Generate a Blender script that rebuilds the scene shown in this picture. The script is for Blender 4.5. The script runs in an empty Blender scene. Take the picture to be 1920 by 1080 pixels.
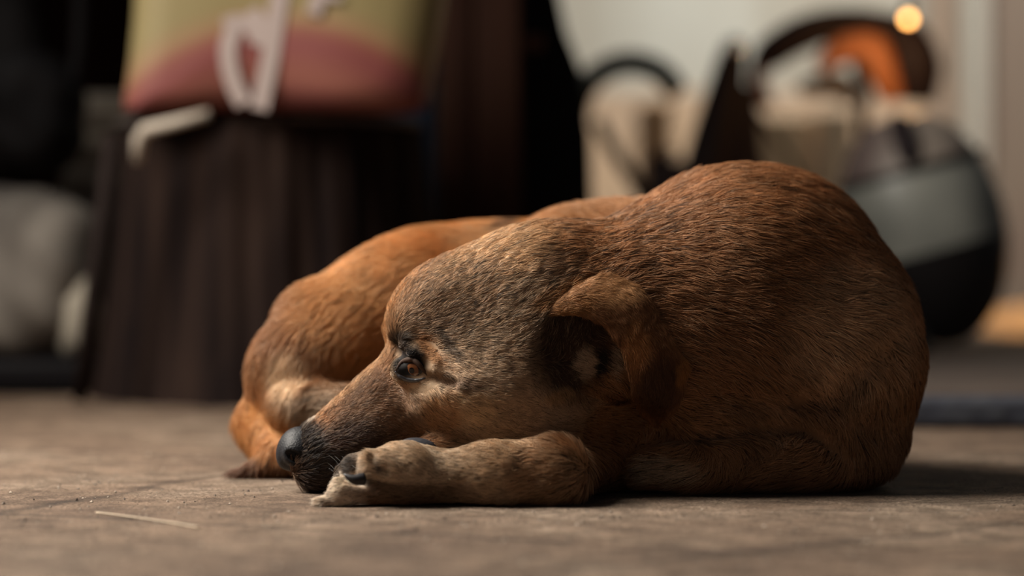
import bpy, bmesh, math, random
import numpy as np
from mathutils import Vector, Matrix
random.seed(7); rng = np.random.default_rng(11)
scene = bpy.context.scene
col = scene.collection

# ------------------------------------------------------------------ camera
H = 0.17; HOR = 474.0; F = 85 / 36 * 1920; D0 = 1.68     # camera height, horizon row, focal in px, distance to the head
cam = bpy.data.cameras.new('camera'); camo = bpy.data.objects.new('camera', cam); col.objects.link(camo)
camo.location = (0, -D0, H); camo.rotation_euler = (math.pi / 2, 0, 0)
cam.lens = 85; cam.sensor_width = 36; cam.shift_y = -(540 - HOR) / 1920
cam.dof.use_dof = True; cam.dof.focus_distance = 1.675; cam.dof.aperture_fstop = 2.45
cam.clip_start = 0.05; cam.clip_end = 60
scene.camera = camo
def P(px, py, y=0.0):
    d = D0 + y
    return np.array([(px - 960) / F * d, y, H - (py - HOR) / F * d])
def S(y=0.0): return (D0 + y) / F            # metres per pixel at depth y

# ------------------------------------------------------------------ world, light, exposure
w = bpy.data.worlds.new('street_light'); scene.world = w; w.use_nodes = True
bg = w.node_tree.nodes['Background']; bg.inputs[0].default_value = (0.80, 0.84, 0.90, 1); bg.inputs[1].default_value = 0.042
def sun(name, d, strength, angle, colr):
    l = bpy.data.lights.new(name, 'SUN'); l.energy = strength; l.angle = math.radians(angle); l.color = colr
    o = bpy.data.objects.new(name, l); col.objects.link(o)
    o.rotation_euler = Vector(d).to_track_quat('Z', 'Y').to_euler()
    return o
sun('daylight', (-0.45, 0.15, 0.85), 0.15, 45, (1.0, 0.93, 0.83))
scene.cycles.use_denoising = True; scene.cycles.denoising_prefilter = 'ACCURATE'
def area(name, loc, aim, size, power, colr, spread=180):
    l = bpy.data.lights.new(name, 'AREA'); l.shape = 'RECTANGLE'; l.size, l.size_y = size; l.energy = power; l.color = colr; l.spread = math.radians(spread)
    o = bpy.data.objects.new(name, l); col.objects.link(o); o.location = loc
    o.rotation_euler = (Vector(loc) - Vector(aim)).to_track_quat('Z', 'Y').to_euler(); return o
area('key_lamp_left', (-.98, .20, 1.14), (0, -.04, .1), (.8, .8), 43, (1.0, 0.93, 0.82), 135)       # added soft key lamp, unseen, up left of the dog
area('wall_fill_lamp', (1.3, 3.1, 2.6), (1.1, 4.8, .7), (2.4, 1.0), 66, (1.0, .97, .91), 120)               # added fill lamp, unseen, to brighten the back wall
vs = scene.view_settings; vs.view_transform = 'Standard'; vs.look = 'None'; vs.gamma = 1; vs.use_curve_mapping = False
vs.exposure = 0.0

# ------------------------------------------------------------------ material helpers
def mat(name, colr=(0.5, 0.5, 0.5), rough=0.7, metal=0.0, spec=0.5, noise=None, coat=0):
    """plain or noise-mottled principled material; noise = (scale, colour2, stretch xyz, detail, bump)"""
    m = bpy.data.materials.new(name); m.use_nodes = True; nt = m.node_tree; b = nt.nodes['Principled BSDF']
    b.inputs['Base Color'].default_value = (*colr, 1); b.inputs['Roughness'].default_value = rough
    b.inputs['Metallic'].default_value = metal; b.inputs['Specular IOR Level'].default_value = spec
    b.inputs['Coat Weight'].default_value = coat
    if noise:
        sc, c2, st, det, bump = noise
        tc = nt.nodes.new('ShaderNodeTexCoord'); mp = nt.nodes.new('ShaderNodeMapping'); mp.inputs['Scale'].default_value = st
        n = nt.nodes.new('ShaderNodeTexNoise'); n.inputs['Scale'].default_value = sc; n.inputs['Detail'].default_value = det
        r = nt.nodes.new('ShaderNodeValToRGB'); r.color_ramp.elements[0].position = 0.35; r.color_ramp.elements[1].position = 0.68
        r.color_ramp.elements[0].color = (*colr, 1); r.color_ramp.elements[1].color = (*c2, 1)
        nt.links.new(tc.outputs['Object'], mp.inputs[0]); nt.links.new(mp.outputs[0], n.inputs['Vector'])
        nt.links.new(n.outputs[0], r.inputs[0]); nt.links.new(r.outputs[0], b.inputs['Base Color'])
        if bump:
            bp = nt.nodes.new('ShaderNodeBump'); bp.inputs['Distance'].default_value = bump; bp.inputs['Strength'].default_value = 0.8
            nt.links.new(n.outputs[0], bp.inputs['Height']); nt.links.new(bp.outputs[0], b.inputs['Normal'])
    return m
def link(o, m=None, parent=None):
    col.objects.link(o)
    if m: o.data.materials.append(m)
    if parent: o.parent = parent
    return o
def tag(o, label=None, cat=None, group=None, kind=None):
    if label: o['label'] = label
    if cat: o['category'] = cat
    if group: o['group'] = group
    if kind: o['kind'] = kind
    return o
def empty(name, loc, label, cat, group=None):
    o = bpy.data.objects.new(name, None); o.location = loc; o.empty_display_size = 0.05; col.objects.link(o)
    return tag(o, label, cat, group)
def mesh_obj(name, verts, faces, m, parent=None, smooth=True):
    me = bpy.data.meshes.new(name); me.from_pydata([tuple(v) for v in verts], [], [tuple(f) for f in faces])
    if smooth: me.polygons.foreach_set('use_smooth', [True] * len(me.polygons))
    o = bpy.data.objects.new(name, me); link(o, m, parent)
    if parent: o.matrix_parent_inverse = Matrix.Translation(-Vector(parent.location))
    return o
def bm_obj(name, bm, m, parent=None, smooth=True):
    me = bpy.data.meshes.new(name); bm.to_mesh(me); bm.free()
    if smooth: me.polygons.foreach_set('use_smooth', [True] * len(me.polygons))
    o = bpy.data.objects.new(name, me); link(o, m, parent)
    if parent: o.matrix_parent_inverse = Matrix.Translation(-Vector(parent.location))
    return o
def box(bm, lo, hi, bev=0.0, rot=None):
    lo, hi = Vector(lo), Vector(hi); c = (lo + hi) / 2; s = hi - lo
    r = bmesh.ops.create_cube(bm, size=1, matrix=Matrix.Translation(c) @ (rot if rot else Matrix()) @ Matrix.Diagonal((*s, 1)))
    if bev:
        es = list({e for v in r['verts'] for e in v.link_edges})
        bmesh.ops.bevel(bm, geom=es, offset=bev, segments=3, affect='EDGES', profile=0.5)
def tube(path, radii, seg=16, closed=False, cap=True):
    """verts, faces of a swept tube"""
    pts = [np.array(p, float) for p in path]; n = len(pts)
    if np.isscalar(radii): radii = [radii] * n
    V, Fc = [], []
    up = np.array([0.13, 0.97, 0.21])
    for i, p in enumerate(pts):
        a = pts[(i - 1) % n] if (i or closed) else pts[0]; b = pts[(i + 1) % n] if (i < n - 1 or closed) else pts[-1]
        t = b - a; t /= np.linalg.norm(t) + 1e-12
        u = np.cross(t, up); u /= np.linalg.norm(u) + 1e-12; v = np.cross(t, u)
        for k in range(seg):
            A = 2 * math.pi * k / seg
            V.append(p + radii[i] * (math.cos(A) * u + math.sin(A) * v))
    for i in range(n if closed else n - 1):
        j = (i + 1) % n
        for k in range(seg):
            l = (k + 1) % seg
            Fc.append((i * seg + k, i * seg + l, j * seg + l, j * seg + k))
    if cap and not closed:
        Fc.append(tuple(range(seg))[::-1]); Fc.append(tuple(range((n - 1) * seg, n * seg)))
    return V, Fc
def lathe(profile, seg=48):
    """profile of (r, z); local z axis"""
    V, Fc = [], []; n = len(profile)
    for r, z in profile:
        for k in range(seg):
            A = 2 * math.pi * k / seg; V.append((r * math.cos(A), r * math.sin(A), z))
    for i in range(n - 1):
        for k in range(seg):
            l = (k + 1) % seg; Fc.append((i * seg + k, i * seg + l, (i + 1) * seg + l, (i + 1) * seg + k))
    return V, Fc
def spline(pts, n):
    """Catmull-Rom through pts"""
    pts = [np.array(p, float) for p in pts]; out = []
    q = [2 * pts[0] - pts[1]] + pts + [2 * pts[-1] - pts[-2]]
    m = len(pts) - 1
    for i in range(n):
        s = i / (n - 1) * m; k = min(int(s), m - 1); t = s - k; a, b, c, d = q[k:k + 4]
        out.append(0.5 * ((2 * b) + (-a + c) * t + (2 * a - 5 * b + 4 * c - d) * t * t + (-a + 3 * b - 3 * c + d) * t ** 3))
    return out
# ------------------------------------------------------------------ the setting
def ground(px, py):      # floor point under a picture point
    d = H * F / (py - HOR); return np.array([(px - 960) / F * d, d - D0, 0.0])
fl = mat('worn_floor', (.2, .14, .1), .85, spec=.25); nt = fl.node_tree; b = nt.nodes['Principled BSDF']
tc = nt.nodes.new('ShaderNodeTexCoord')
def tex(kind, scale, **kw):
    n = nt.nodes.new(kind); n.inputs['Scale'].default_value = scale; nt.links.new(tc.outputs['Object'], n.inputs['Vector'])
    for k, v in kw.items(): n.inputs[k].default_value = v
    return n
def ramp(src, stops):
    r = nt.nodes.new('ShaderNodeValToRGB'); nt.links.new(src, r.inputs[0]); e = r.color_ramp.elements
    e[0].position, e[0].color = stops[0][0], (*stops[0][1], 1); e[1].position, e[1].color = stops[-1][0], (*stops[-1][1], 1)
    for p_, c_ in stops[1:-1]: x = e.new(p_); x.color = (*c_, 1)
    return r.outputs[0]
def mixc(a, b_, f, mode='MIX'):
    m = nt.nodes.new('ShaderNodeMix'); m.data_type = 'RGBA'; m.blend_type = mode
    for s, v in ((m.inputs[0], f), (m.inputs[6], a), (m.inputs[7], b_)):
        if hasattr(v, 'is_output') or isinstance(v, bpy.types.NodeSocket): nt.links.new(v, s)
        else: s.default_value = v if not isinstance(v, tuple) else (*v, 1)
    return m.outputs[2]
big = ramp(tex('ShaderNodeTexNoise', 5, Detail=6, Roughness=.6).outputs[0], [(.32, (.125, .080, .056)), (.50, (.26, .180, .128)), (.68, (.42, .315, .235))])
mid = ramp(tex('ShaderNodeTexNoise', 38, Detail=8, Roughness=.7).outputs[0], [(.36, (.42, .40, .38)), (.60, (1.0, 1.0, 1.0))])
fine = ramp(tex('ShaderNodeTexNoise', 420, Detail=4, Roughness=.7).outputs[0], [(.36, (.28, .26, .25)), (.52, (1, 1, 1))])
cc = mixc(mixc(big, mid, .85, 'MULTIPLY'), fine, .75, 'MULTIPLY')
spk = ramp(tex('ShaderNodeTexVoronoi', 160, Randomness=1.0).outputs['Distance'], [(.10, (.3, .27, .25)), (.2, (1, 1, 1))])
cc = mixc(cc, spk, .6, 'MULTIPLY')
pit = ramp(tex('ShaderNodeTexNoise', 75, Detail=3, Roughness=.8).outputs[0], [(.30, (.22, .20, .19)), (.36, (1, 1, 1))]); cc = mixc(cc, pit, .85, 'MULTIPLY')
scf = tex('ShaderNodeTexNoise', 16, Detail=9, Roughness=.75, Distortion=1.5); scr = ramp(scf.outputs[0], [(.40, (.45, .42, .40)), (.5, (1, 1, 1)), (.62, (1.25, 1.22, 1.2))]); cc = mixc(cc, scr, .7, 'MULTIPLY')
# joints between the old slabs: wandering dark lines
def joint(p0, p1, width, seed):
    a, c = ground(*p0), ground(*p1); d = c - a; L = np.linalg.norm(d); d /= L; n = np.array([-d[1], d[0], 0])
    sep = nt.nodes.new('ShaderNodeVectorMath'); sep.operation = 'DOT_PRODUCT'; nt.links.new(tc.outputs['Object'], sep.inputs[0]); sep.inputs[1].default_value = tuple(n)
    nz = tex('ShaderNodeTexNoise', 9 + seed, Detail=5); s1 = nt.nodes.new('ShaderNodeMath'); s1.operation = 'MULTIPLY_ADD'; nt.links.new(nz.outputs[0], s1.inputs[0]); s1.inputs[1].default_value = .05; nt.links.new(sep.outputs['Value'], s1.inputs[2])
    s2 = nt.nodes.new('ShaderNodeMath'); s2.operation = 'SUBTRACT'; nt.links.new(s1.outputs[0], s2.inputs[0]); s2.inputs[1].default_value = float(n @ a) + .025
    s3 = nt.nodes.new('ShaderNodeMath'); s3.operation = 'ABSOLUTE'; nt.links.new(s2.outputs[0], s3.inputs[0])
    s4 = nt.nodes.new('ShaderNodeMath'); s4.operation = 'MULTIPLY'; nt.links.new(s3.outputs[0], s4.inputs[0]); s4.inputs[1].default_value = 1 / width
    return ramp(s4.outputs[0], [(.15, (.16, .14, .13)), (1.0, (1, 1, 1))])
j1 = joint((0, 962), (430, 888), .012, 0); j2 = joint((430, 985), (1000, 1015), .008, 2); j3 = joint((1150, 1060), (1900, 985), .014, 4)
for j in (j1, j2, j3): cc = mixc(cc, j, .75, 'MULTIPLY')
nt.links.new(cc, b.inputs['Base Color'])
bp = nt.nodes.new('ShaderNodeBump'); bp.inputs['Distance'].default_value = .010; bp.inputs['Strength'].default_value = 1.0
bw = nt.nodes.new('ShaderNodeRGBToBW'); nt.links.new(cc, bw.inputs[0]); nt.links.new(bw.outputs[0], bp.inputs['Height']); nt.links.new(bp.outputs[0], b.inputs['Normal'])
bm = bmesh.new(); box(bm, (-3, -2.2, -.05), (3.6, 5.2, 0)); tag(bm_obj('floor', bm, fl, smooth=False), kind='structure')

wm_ = mat('old_plaster', (.34, .315, .26), .9, noise=(2.2, (.44, .435, .385), (1.6, 1, .5), 5, 0), spec=.2)
bm = bmesh.new(); box(bm, (-1.2, 4.8, 0), (3.6, 4.95, 2.2)); tag(bm_obj('wall_back', bm, wm_, smooth=False), kind='structure')
dw = mat('dark_timber', (.035, .014, .010), .8, noise=(5, (.016, .007, .006), (6, 1, .4), 4, 0), spec=.06)
bm = bmesh.new(); box(bm, (-3, 2.55, 0), (.06, 2.65, 2.2)); tag(bm_obj('wall_left', bm, dw, smooth=False), kind='structure')
bm = bmesh.new(); box(bm, (-1.2, 4.77, 0), (3.6, 4.8, .60)); tag(bm_obj('baseboard_back', bm, mat('tan_dado', (.52, .37, .24), .85, noise=(4.5, (.36, .27, .20), (1.4, 1, 1), 5, 0), spec=.2), smooth=False), kind='structure')
# pale pipe and doorway trims on the bright wall
d6 = 4.7 + D0
def wx(px, d): return (px - 960) / F * d
bm = bmesh.new(); box(bm, (wx(1808, d6), 4.70, 0), (wx(1852, d6), 4.8, 2.2), .01)
tag(bm_obj('trim_1', bm, mat('pale_trim', (.34, .32, .27), .7), smooth=False), kind='structure')
bm = bmesh.new(); box(bm, (wx(1862, d6), 4.72, 0), (wx(1990, d6), 4.8, 2.2), .01)
tag(bm_obj('trim_2', bm, mat('brown_trim', (.15, .115, .085), .8, noise=(6, (.13, .09, .07), (1, 1, .5), 4, 0)), smooth=False), kind='structure')
bm = bmesh.new(); box(bm, (wx(1745, d6), 4.74, 0), (wx(1800, d6), 4.8, 2.2), .01)
tag(bm_obj('trim_3', bm, mat('tan_trim', (.24, .175, .125), .8, noise=(6, (.22, .18, .14), (1, 1, .5), 4, 0)), smooth=False), kind='structure')

# raised pavement behind the dog on the right
kt = mat('pavement_top', (.085, .064, .054), .85, noise=(9, (.06, .046, .041), (1, 1, 1), 5, 0), spec=.2)
xl = wx(1330, 2.36)
bm = bmesh.new(); box(bm, (xl, .70, .0), (2.4, 2.27, .034), .005); tag(bm_obj('trim_4', bm, kt, smooth=False), kind='structure')
bm = bmesh.new(); box(bm, (xl, .66, 0), (2.4, .70, .030), .008); tag(bm_obj('trim_5', bm, mat('kerb_stone', (.030, .032, .046), .9, noise=(60, (.055, .058, .07), (1, 1, 1), 5, .003)), smooth=False), kind='structure')

# heap of orange sand at the foot of the wall
V, Fc = [], []; nx_, ny_ = 40, 20
for j in range(ny_ + 1):
    for i in range(nx_ + 1):
        u, v = i / nx_, j / ny_; X = 1.05 + 1.3 * u; Y = 2.9 + 1.5 * v
        V.append((X, Y, .001 + .11 * (math.sin(math.pi * u) * math.sin(math.pi * v)) ** .6 * (1 + .15 * math.sin(9 * u + 5 * v))))
for j in range(ny_):
    for i in range(nx_): q = j * (nx_ + 1) + i; Fc.append((q, q + 1, q + nx_ + 2, q + nx_ + 1))
o = mesh_obj('sand_heap', V, Fc, mat('orange_sand', (.62, .29, .09), .95, noise=(30, (.52, .25, .09), (1, 1, 1), 3, .003)))
tag(o, 'low heap of orange sand behind the pot at the right edge', 'sand', kind='stuff')

# ------------------------------------------------------------------ tree stump with the printed sack
y0 = 1.20; cx, R0, zt = P(505, 0, y0)[0], .188, P(0, 215, 1.02)[2]
V, Fc = [], []; seg = 160; lv = 14
for j in range(lv + 1):
    t = j / lv; z = zt * t
    for k in range(seg):
        A = 2 * math.pi * k / seg
        r = R0 * (1.05 - .12 * t + .07 * (1 - t) ** 3) * (1 + .022 * math.sin(7 * A + 1) + .016 * math.sin(17 * A + .6 * math.sin(5 * t)) + .012 * math.sin(41 * A + t * 2) + .03 * math.sin(3 * A))
        V.append((cx + r * math.cos(A), y0 + r * math.sin(A), z))
for j in range(lv):
    for k in range(seg): l = (k + 1) % seg; Fc.append((j * seg + k, j * seg + l, (j + 1) * seg + l, (j + 1) * seg + k))
Fc.append(tuple(range(lv * seg, lv * seg + seg)))
stump = empty('tree_stump', (cx, y0, 0), 'dark fluted wooden stump standing behind the dog under the printed sack', 'stump')
bark = mat('dark_bark', (.024, .014, .011), .85, noise=(7, (.008, .005, .005), (5, 5, .25), 4, .004), spec=.06)
mesh_obj('trunk', V, Fc, bark, stump)
Vt, Ft = lathe([(R0 * .90, zt - .008), (R0 * .96, zt - .006), (R0 * .96, zt + .001), (R0 * .2, zt + .003), (0.001, zt + .003)], 64)
mesh_obj('cut_top', [(v[0] + cx, v[1] + y0, v[2]) for v in Vt], Ft, mat('cut_wood', (.06, .045, .04), .7), stump)

# printed sack on the stump
def F2(px, py, y): return P(px, py, y)
out = [(222, 236), (300, 226), (400, 214), (520, 214), (650, 222), (730, 208), (788, 190), (800, 150), (818, 60), (836, -50), (850, -130), (800, -190), (560, -215), (330, -190), (262, -130), (246, -40), (240, 40), (232, 120), (222, 190)]
ysk = .985; zmin = zt + .0045
ring = spline([np.array([*p, 0]) for p in out + out[:1]], 96)[:-1]
cxp = (520, 20); V, Fc = [], []
prof = [(0.0, -.0), (.35, -.002), (.7, .0), (.9, .008), (.98, .022), (1.0, .05), (1.0, .12), (.97, .15), (.85, .17), (.5, .18), (0.0, .182)]
for s_, dy in prof:
    for q in ring:
        px, py = cxp[0] + (q[0] - cxp[0]) * max(s_, .001), cxp[1] + (q[1] - cxp[1]) * max(s_, .001)
        p = P(px, py, ysk); p[1] += dy + .006 * math.sin(px / 60) * s_; p[2] = max(p[2], zmin); V.append(p)
n_ = len(ring)
for j in range(len(prof) - 1):
    for k in range(n_): l = (k + 1) % n_; Fc.append((j * n_ + k, j * n_ + l, (j + 1) * n_ + l, (j + 1) * n_ + k))
sm = mat('printed_plastic', (.3, .08, .07), .55, spec=.4); nt = sm.node_tree; b = nt.nodes['Principled BSDF']
tc = nt.nodes.new('ShaderNodeTexCoord'); cpt = P(530, 470, ysk); rad = 422 * S(ysk)
vm = nt.nodes.new('ShaderNodeVectorMath'); vm.operation = 'MULTIPLY'; vm.inputs[1].default_value = (1, 0, 1); nt.links.new(tc.outputs['Object'], vm.inputs[0])
vd = nt.nodes.new('ShaderNodeVectorMath'); vd.operation = 'DISTANCE'; nt.links.new(vm.outputs[0], vd.inputs[0]); vd.inputs[1].default_value = (cpt[0], 0, cpt[2])
mr = nt.nodes.new('ShaderNodeMath'); mr.operation = 'DIVIDE'; nt.links.new(vd.outputs['Value'], mr.inputs[0]); mr.inputs[1].default_value = rad * 1.4
rr_ = nt.nodes.new('ShaderNodeValToRGB'); nt.links.new(mr.outputs[0], rr_.inputs[0]); e = rr_.color_ramp.elements
e[0].position = .40; e[0].color = (.09, .03, .028, 1); e[1].position = .80; e[1].color = (.21, .165, .072, 1)
for p_, c_ in ((.46, (.15, .040, .038)), (.56, (.21, .070, .050)), (.66, (.17, .042, .040)), (.70, (.20, .065, .045)), (.735, (.24, .14, .07))): x = e.new(p_); x.color = (*c_, 1)
nt.links.new(rr_.outputs[0], b.inputs['Base Color'])
sack = empty('printed_sack', P(520, 215, 1.06), 'red and yellow printed plastic sack with white lettering standing on the stump', 'sack')
sack.location.z = zmin
mesh_obj('sack_body', V, Fc, sm, sack)
lm = mat('white_print', (.34, .27, .25), .6)
for pts, wd in (([(440, 52), (428, 85), (430, 125), (442, 165), (458, 195)], 31), ([(535, -60), (520, 20), (508, 100), (498, 150), (486, 205)], 33),
                ([(420, 48), (450, 40), (480, 60), (500, 55)], 26), ([(470, 20), (490, 50), (480, 85)], 30), ([(612, -50), (600, -10), (588, 28)], 26), ([(588, -8), (640, -2)], 12)):
    pp = spline([np.array([*p, 0]) for p in pts], 14); V, Fc = [], []
    for i, q in enumerate(pp):
        t = pp[min(i + 1, 13)] - pp[max(i - 1, 0)]; t /= np.linalg.norm(t); nn = np.array([-t[1], t[0]]) * wd / 2
        for s_ in (-1, 1):
            for off in (0, -.0015):
                p = P(q[0] + s_ * nn[0], q[1] + s_ * nn[1], ysk); p[1] += off - .004 + .006 * math.sin(q[0] / 60) * .6; V.append(p)
    for i in range(13):
        a = i * 4; c = a + 4
        Fc += [(a + 1, a + 3, c + 3, c + 1), (a, c, c + 2, a + 2), (a, a + 1, c + 1, c), (a + 2, c + 2, c + 3, a + 3)]
    Fc += [(0, 2, 3, 1), (52, 53, 55, 54)]
    mesh_obj('lettering', V, Fc, lm, sack, smooth=False)

# pale bent strip at the top left of the stump
ps = empty('pale_strip', P(250, 300, .99), 'pale bent strip lying along the top left edge of the stump', 'strip')
Vt, Ft = tube([P(258, 305, .985), P(262, 262, .98), P(272, 244, .975), P(330, 230, .965), P(392, 214, .965)], [.006, .008, .0075, .0065, .006], 12)
mesh_obj('strip', Vt, Ft, mat('pale_card', (.40, .34, .28), .7), ps)

# dark blue bin behind the stump
bb = empty('blue_bin', (P(735, 0, 1.52)[0], 1.60, 0), 'near-black blue bin between the stump and the wooden post', 'bin')
x0, x1 = P(640, 0, 1.52)[0], P(822, 0, 1.52)[0]
bluem = mat('blue_plastic', (.012, .017, .030), .45, noise=(5, (.022, .030, .048), (1, 1, .4), 3, 0), spec=.06)
bm = bmesh.new(); box(bm, (x0, 1.50, 0), (x1, 1.72, P(0, 150, 1.5)[2]), .02); bm_obj('bin_body', bm, bluem, bb)
bm = bmesh.new(); box(bm, (x0 - .006, 1.494, P(0, 150, 1.5)[2]), (x1 + .004, 1.726, P(0, 120, 1.5)[2]), .008); bm_obj('lid', bm, bluem, bb)

# wooden post and dark panel
yp = 1.42
pw = mat('brown_post', (.026, .011, .008), .7, noise=(6, (.045, .020, .013), (7, 7, .3), 4, .001), spec=.06)
post = empty('wooden_post', (P(897, 0, yp)[0], yp + .05, 0), 'dark brown square wooden post rising behind the dog', 'post')
bm = bmesh.new(); box(bm, (P(822, 0, yp)[0], yp, 0), (P(885, 0, yp)[0], yp + .09, 1.5), .004); bm_obj('plank', bm, pw, post)
bm = bmesh.new(); box(bm, (P(888, 0, yp)[0], yp + .006, 0), (P(976, 0, yp)[0], yp + .09, 1.5), .004); bm_obj('plank', bm, pw, post)
yb = 1.58
pan = empty('black_signboard', (P(1030, 0, yb)[0], yb + .03, 0), 'black upright board with a slanting right edge beside the wooden post', 'signboard')
pl = [(979, -160), (1000, -160), (1036, -60), (1062, 60), (1090, 130), (1108, 260), (1112, 420), (1112, 560), (979, 560)]
V = [P(*q, yb) for q in pl]; V[-1][2] = 0; V[-2][2] = 0; n_ = len(V); V += [v + np.array([0, .06, 0]) for v in V]
Fc = [tuple(range(n_)), tuple(range(2 * n_ - 1, n_ - 1, -1))] + [(i, i + n_, (i + 1) % n_ + n_, (i + 1) % n_) for i in range(n_)]
mesh_obj('board', V, Fc, mat('black_board', (.012, .011, .012), .6, spec=.06), pan, smooth=False)
bm = bmesh.new(); box(bm, P(985, 95, yb) + np.array([0, -.012, 0]), P(1018, 68, yb) + np.array([0, .001, 0]), .003); o = bm_obj('bracket', bm, mat('rusty_bracket', (.16, .06, .03), .7), pan); o['label'] = 'rusty brown bracket'

# ------------------------------------------------------------------ things at the left edge
yl = 1.20
ct = empty('low_tray', (P(55, 0, yl)[0], yl + .12, 0), 'black low tray on the floor under the grey cloth bundle', 'tray')
bm = bmesh.new(); zt0 = P(0, 672, yl)[2]; box(bm, (P(-90, 0, yl)[0], yl, 0), (P(176, 0, yl)[0], yl + .24, zt0), .012); bm_obj('tray_body', bm, mat('black_plastic', (.008, .007, .008), .5, spec=.06), ct)
def lump(name, C, R, m, parent=None, seed=0, amp=.05, sub=5, zlo=None, pw=2.0):
    bm = bmesh.new(); bmesh.ops.create_icosphere(bm, subdivisions=sub, radius=1)
    for v in bm.verts:
        c = v.co; s = (abs(c.x) ** pw + abs(c.y) ** pw + abs(c.z) ** pw) ** (-1 / pw); c = c * s
        k = 1 + amp * (math.sin(5 * c.x + seed) * math.sin(4 * c.z + 2 * seed) + .6 * math.sin(9 * c.z + 7 * c.x + seed) + .5 * math.sin(13 * c.x - 6 * c.y + seed))
        v.co = Vector(c) * k; v.co.x *= R[0]; v.co.y *= R[1]; v.co.z *= R[2]; v.co += Vector(C)
        if zlo is not None: v.co.z = max(v.co.z, zlo)
    return bm_obj(name, bm, m, parent)
s_ = S(yl + .1)
gm = mat('grey_cloth', (.07, .062, .06), .9, noise=(7, (.26, .23, .20), (1, 1, .6), 4, .004), spec=.06)
c = P(40, 520, yl + .12); o = lump('cloth_bundle', c, (.106, .11, .112), gm, seed=2, amp=.035, zlo=zt0 + .001, pw=2.6)
tag(o, 'rounded grey cloth bundle on the black tray at the left edge', 'bundle')
lump('lit_rim_lump', P(146, 588, yl + .060), (.030, .03, .054), mat('lit_rim_pale', (.42, .37, .30), .9), o, seed=1, amp=.05, sub=4)  # lit rim of the rounded bundle, painted as a pale lump
bk = mat('black_fabric', (.006, .0055, .006), .75, noise=(8, (.014, .013, .014), (1, 1, 1), 3, .003), spec=.06)
bag = empty('black_bag', (P(40, 0, yl)[0], yl + .12, P(0, 345, yl)[2]), 'black bulging bag with upright straps on top of the grey bundle', 'bag')
zt1 = P(0, 352, yl + .1)[2]
lump('bag_body', P(20, 215, yl + .12), (.088, .09, .078), bk, bag, seed=5, amp=.03, pw=3)
Vt, Ft = tube(spline([P(40, 190, yl + .10), P(20, 60, yl + .10), P(10, -90, yl + .10)], 10), [.045, .043, .04, .038, .036, .034, .032, .03, .028, .026], 16); mesh_obj('handle', Vt, Ft, bk, bag)
Vt, Ft = tube(spline([P(125, 190, yl + .10), P(146, 100, yl + .10), P(154, -90, yl + .10)], 10), .0085, 12); mesh_obj('strap', Vt, Ft, bk, bag)
yf = 1.52
fm_ = mat('folded_cloth', (.26, .21, .17), .9, noise=(9, (.5, .43, .35), (1, 1, 5), 3, .003), spec=.06)
fs_ = empty('cloth_stack', (P(195, 0, yf)[0], yf + .1, 0), 'tall stack of pale folded cloth behind the black bag and the stump', 'stack')
zc = 0.0; hts = [.05, .045, .05, .045, .05, .048, .045, .05]
for i, h in enumerate(hts):
    bm = bmesh.new(); dx = .006 * math.sin(i * 2.3); box(bm, (P(120, 0, yf)[0] + dx, yf, zc), (P(262, 0, yf)[0] + dx, yf + .2, zc + h - .001), .012); bm_obj('folded_cloth', bm, fm_, fs_); zc += h
st = empty('dark_stick', P(150, 752, .985) * np.array([1, 1, 0]), 'dark stick leaning against the left side of the stump', 'stick')
Vt, Ft = tube([P(150, 752, .985), P(172, 560, .985), P(210, 250, .985)], .0085, 12); Vt = [np.array([v[0], v[1], max(v[2], .0)]) for v in Vt]; mesh_obj('shaft', Vt, Ft, mat('dark_stick', (.014, .009, .008), .7, spec=.06), st)

# ------------------------------------------------------------------ parked motorbike, seen only in part over the dog
ym = 2.02
bike = empty('motorbike', (P(1450, 0, ym)[0], ym, .034), 'black and orange motorbike parked far behind the dog, only partly in view', 'motorbike')
dm = mat('black_metal', (.010, .011, .011), .55, spec=.15); dp = mat('purple_black_metal', (.022, .013, .013), .55, spec=.15); om = mat('orange_panel', (.50, .17, .06), .5)
def btube(name, pts, r, m, n=24, y=ym, seg=16):
    pp = spline([P(q[0], q[1], y + (q[2] if len(q) > 2 else 0)) for q in pts], n); Vt, Ft = tube(pp, r if np.isscalar(r) else list(np.interp(np.linspace(0, 1, n), np.linspace(0, 1, len(r)), r)), seg)
    return mesh_obj(name, Vt, Ft, m, bike)
btube('mudguard', [(1080, 330), (1078, 240), (1098, 165), (1140, 128), (1190, 118), (1240, 136), (1272, 176)], .0185, mat('green_black_metal', (.008, .016, .014), .5), 30)
btube('stay', [(1120, 225), (1150, 280), (1195, 350), (1230, 420)], .010, dm)
btube('engine', [(1220, 330), (1260, 350), (1330, 360), (1400, 340)], [.034, .045, .05, .03], dp)
btube('engine_cover', [(1228, 290), (1245, 310)], [.022, .03], dp, 8)
btube('exhaust', [(1328, 345), (1345, 250), (1362, 165), (1376, 96)], [.046, .038, .029, .021], dp)
btube('fork', [(1400, 330), (1398, 250), (1402, 160)], [.03, .024, .014], dp)
ch = mat('chrome', (.85, .84, .80), .18, metal=1.0)
bm = bmesh.new(); bmesh.ops.create_uvsphere(bm, u_segments=32, v_segments=20, radius=.019); bmesh.ops.transform(bm, matrix=Matrix.Translation(P(1377, 92, ym - .004)), verts=bm.verts)
o = bm_obj('exhaust_tip', bm, ch, bike); o['label'] = 'chrome tip'
btube('cable', [(1405, 190), (1440, 240), (1490, 310), (1530, 400)], .0045, dm)
btube('tail_frame', [(1418, 130), (1445, 100), (1500, 66), (1570, 46), (1650, 52), (1702, 78), (1718, 130), (1716, 190)], [.014, .026, .028, .025, .026, .034, .040, .030], dp, 36)
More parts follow.
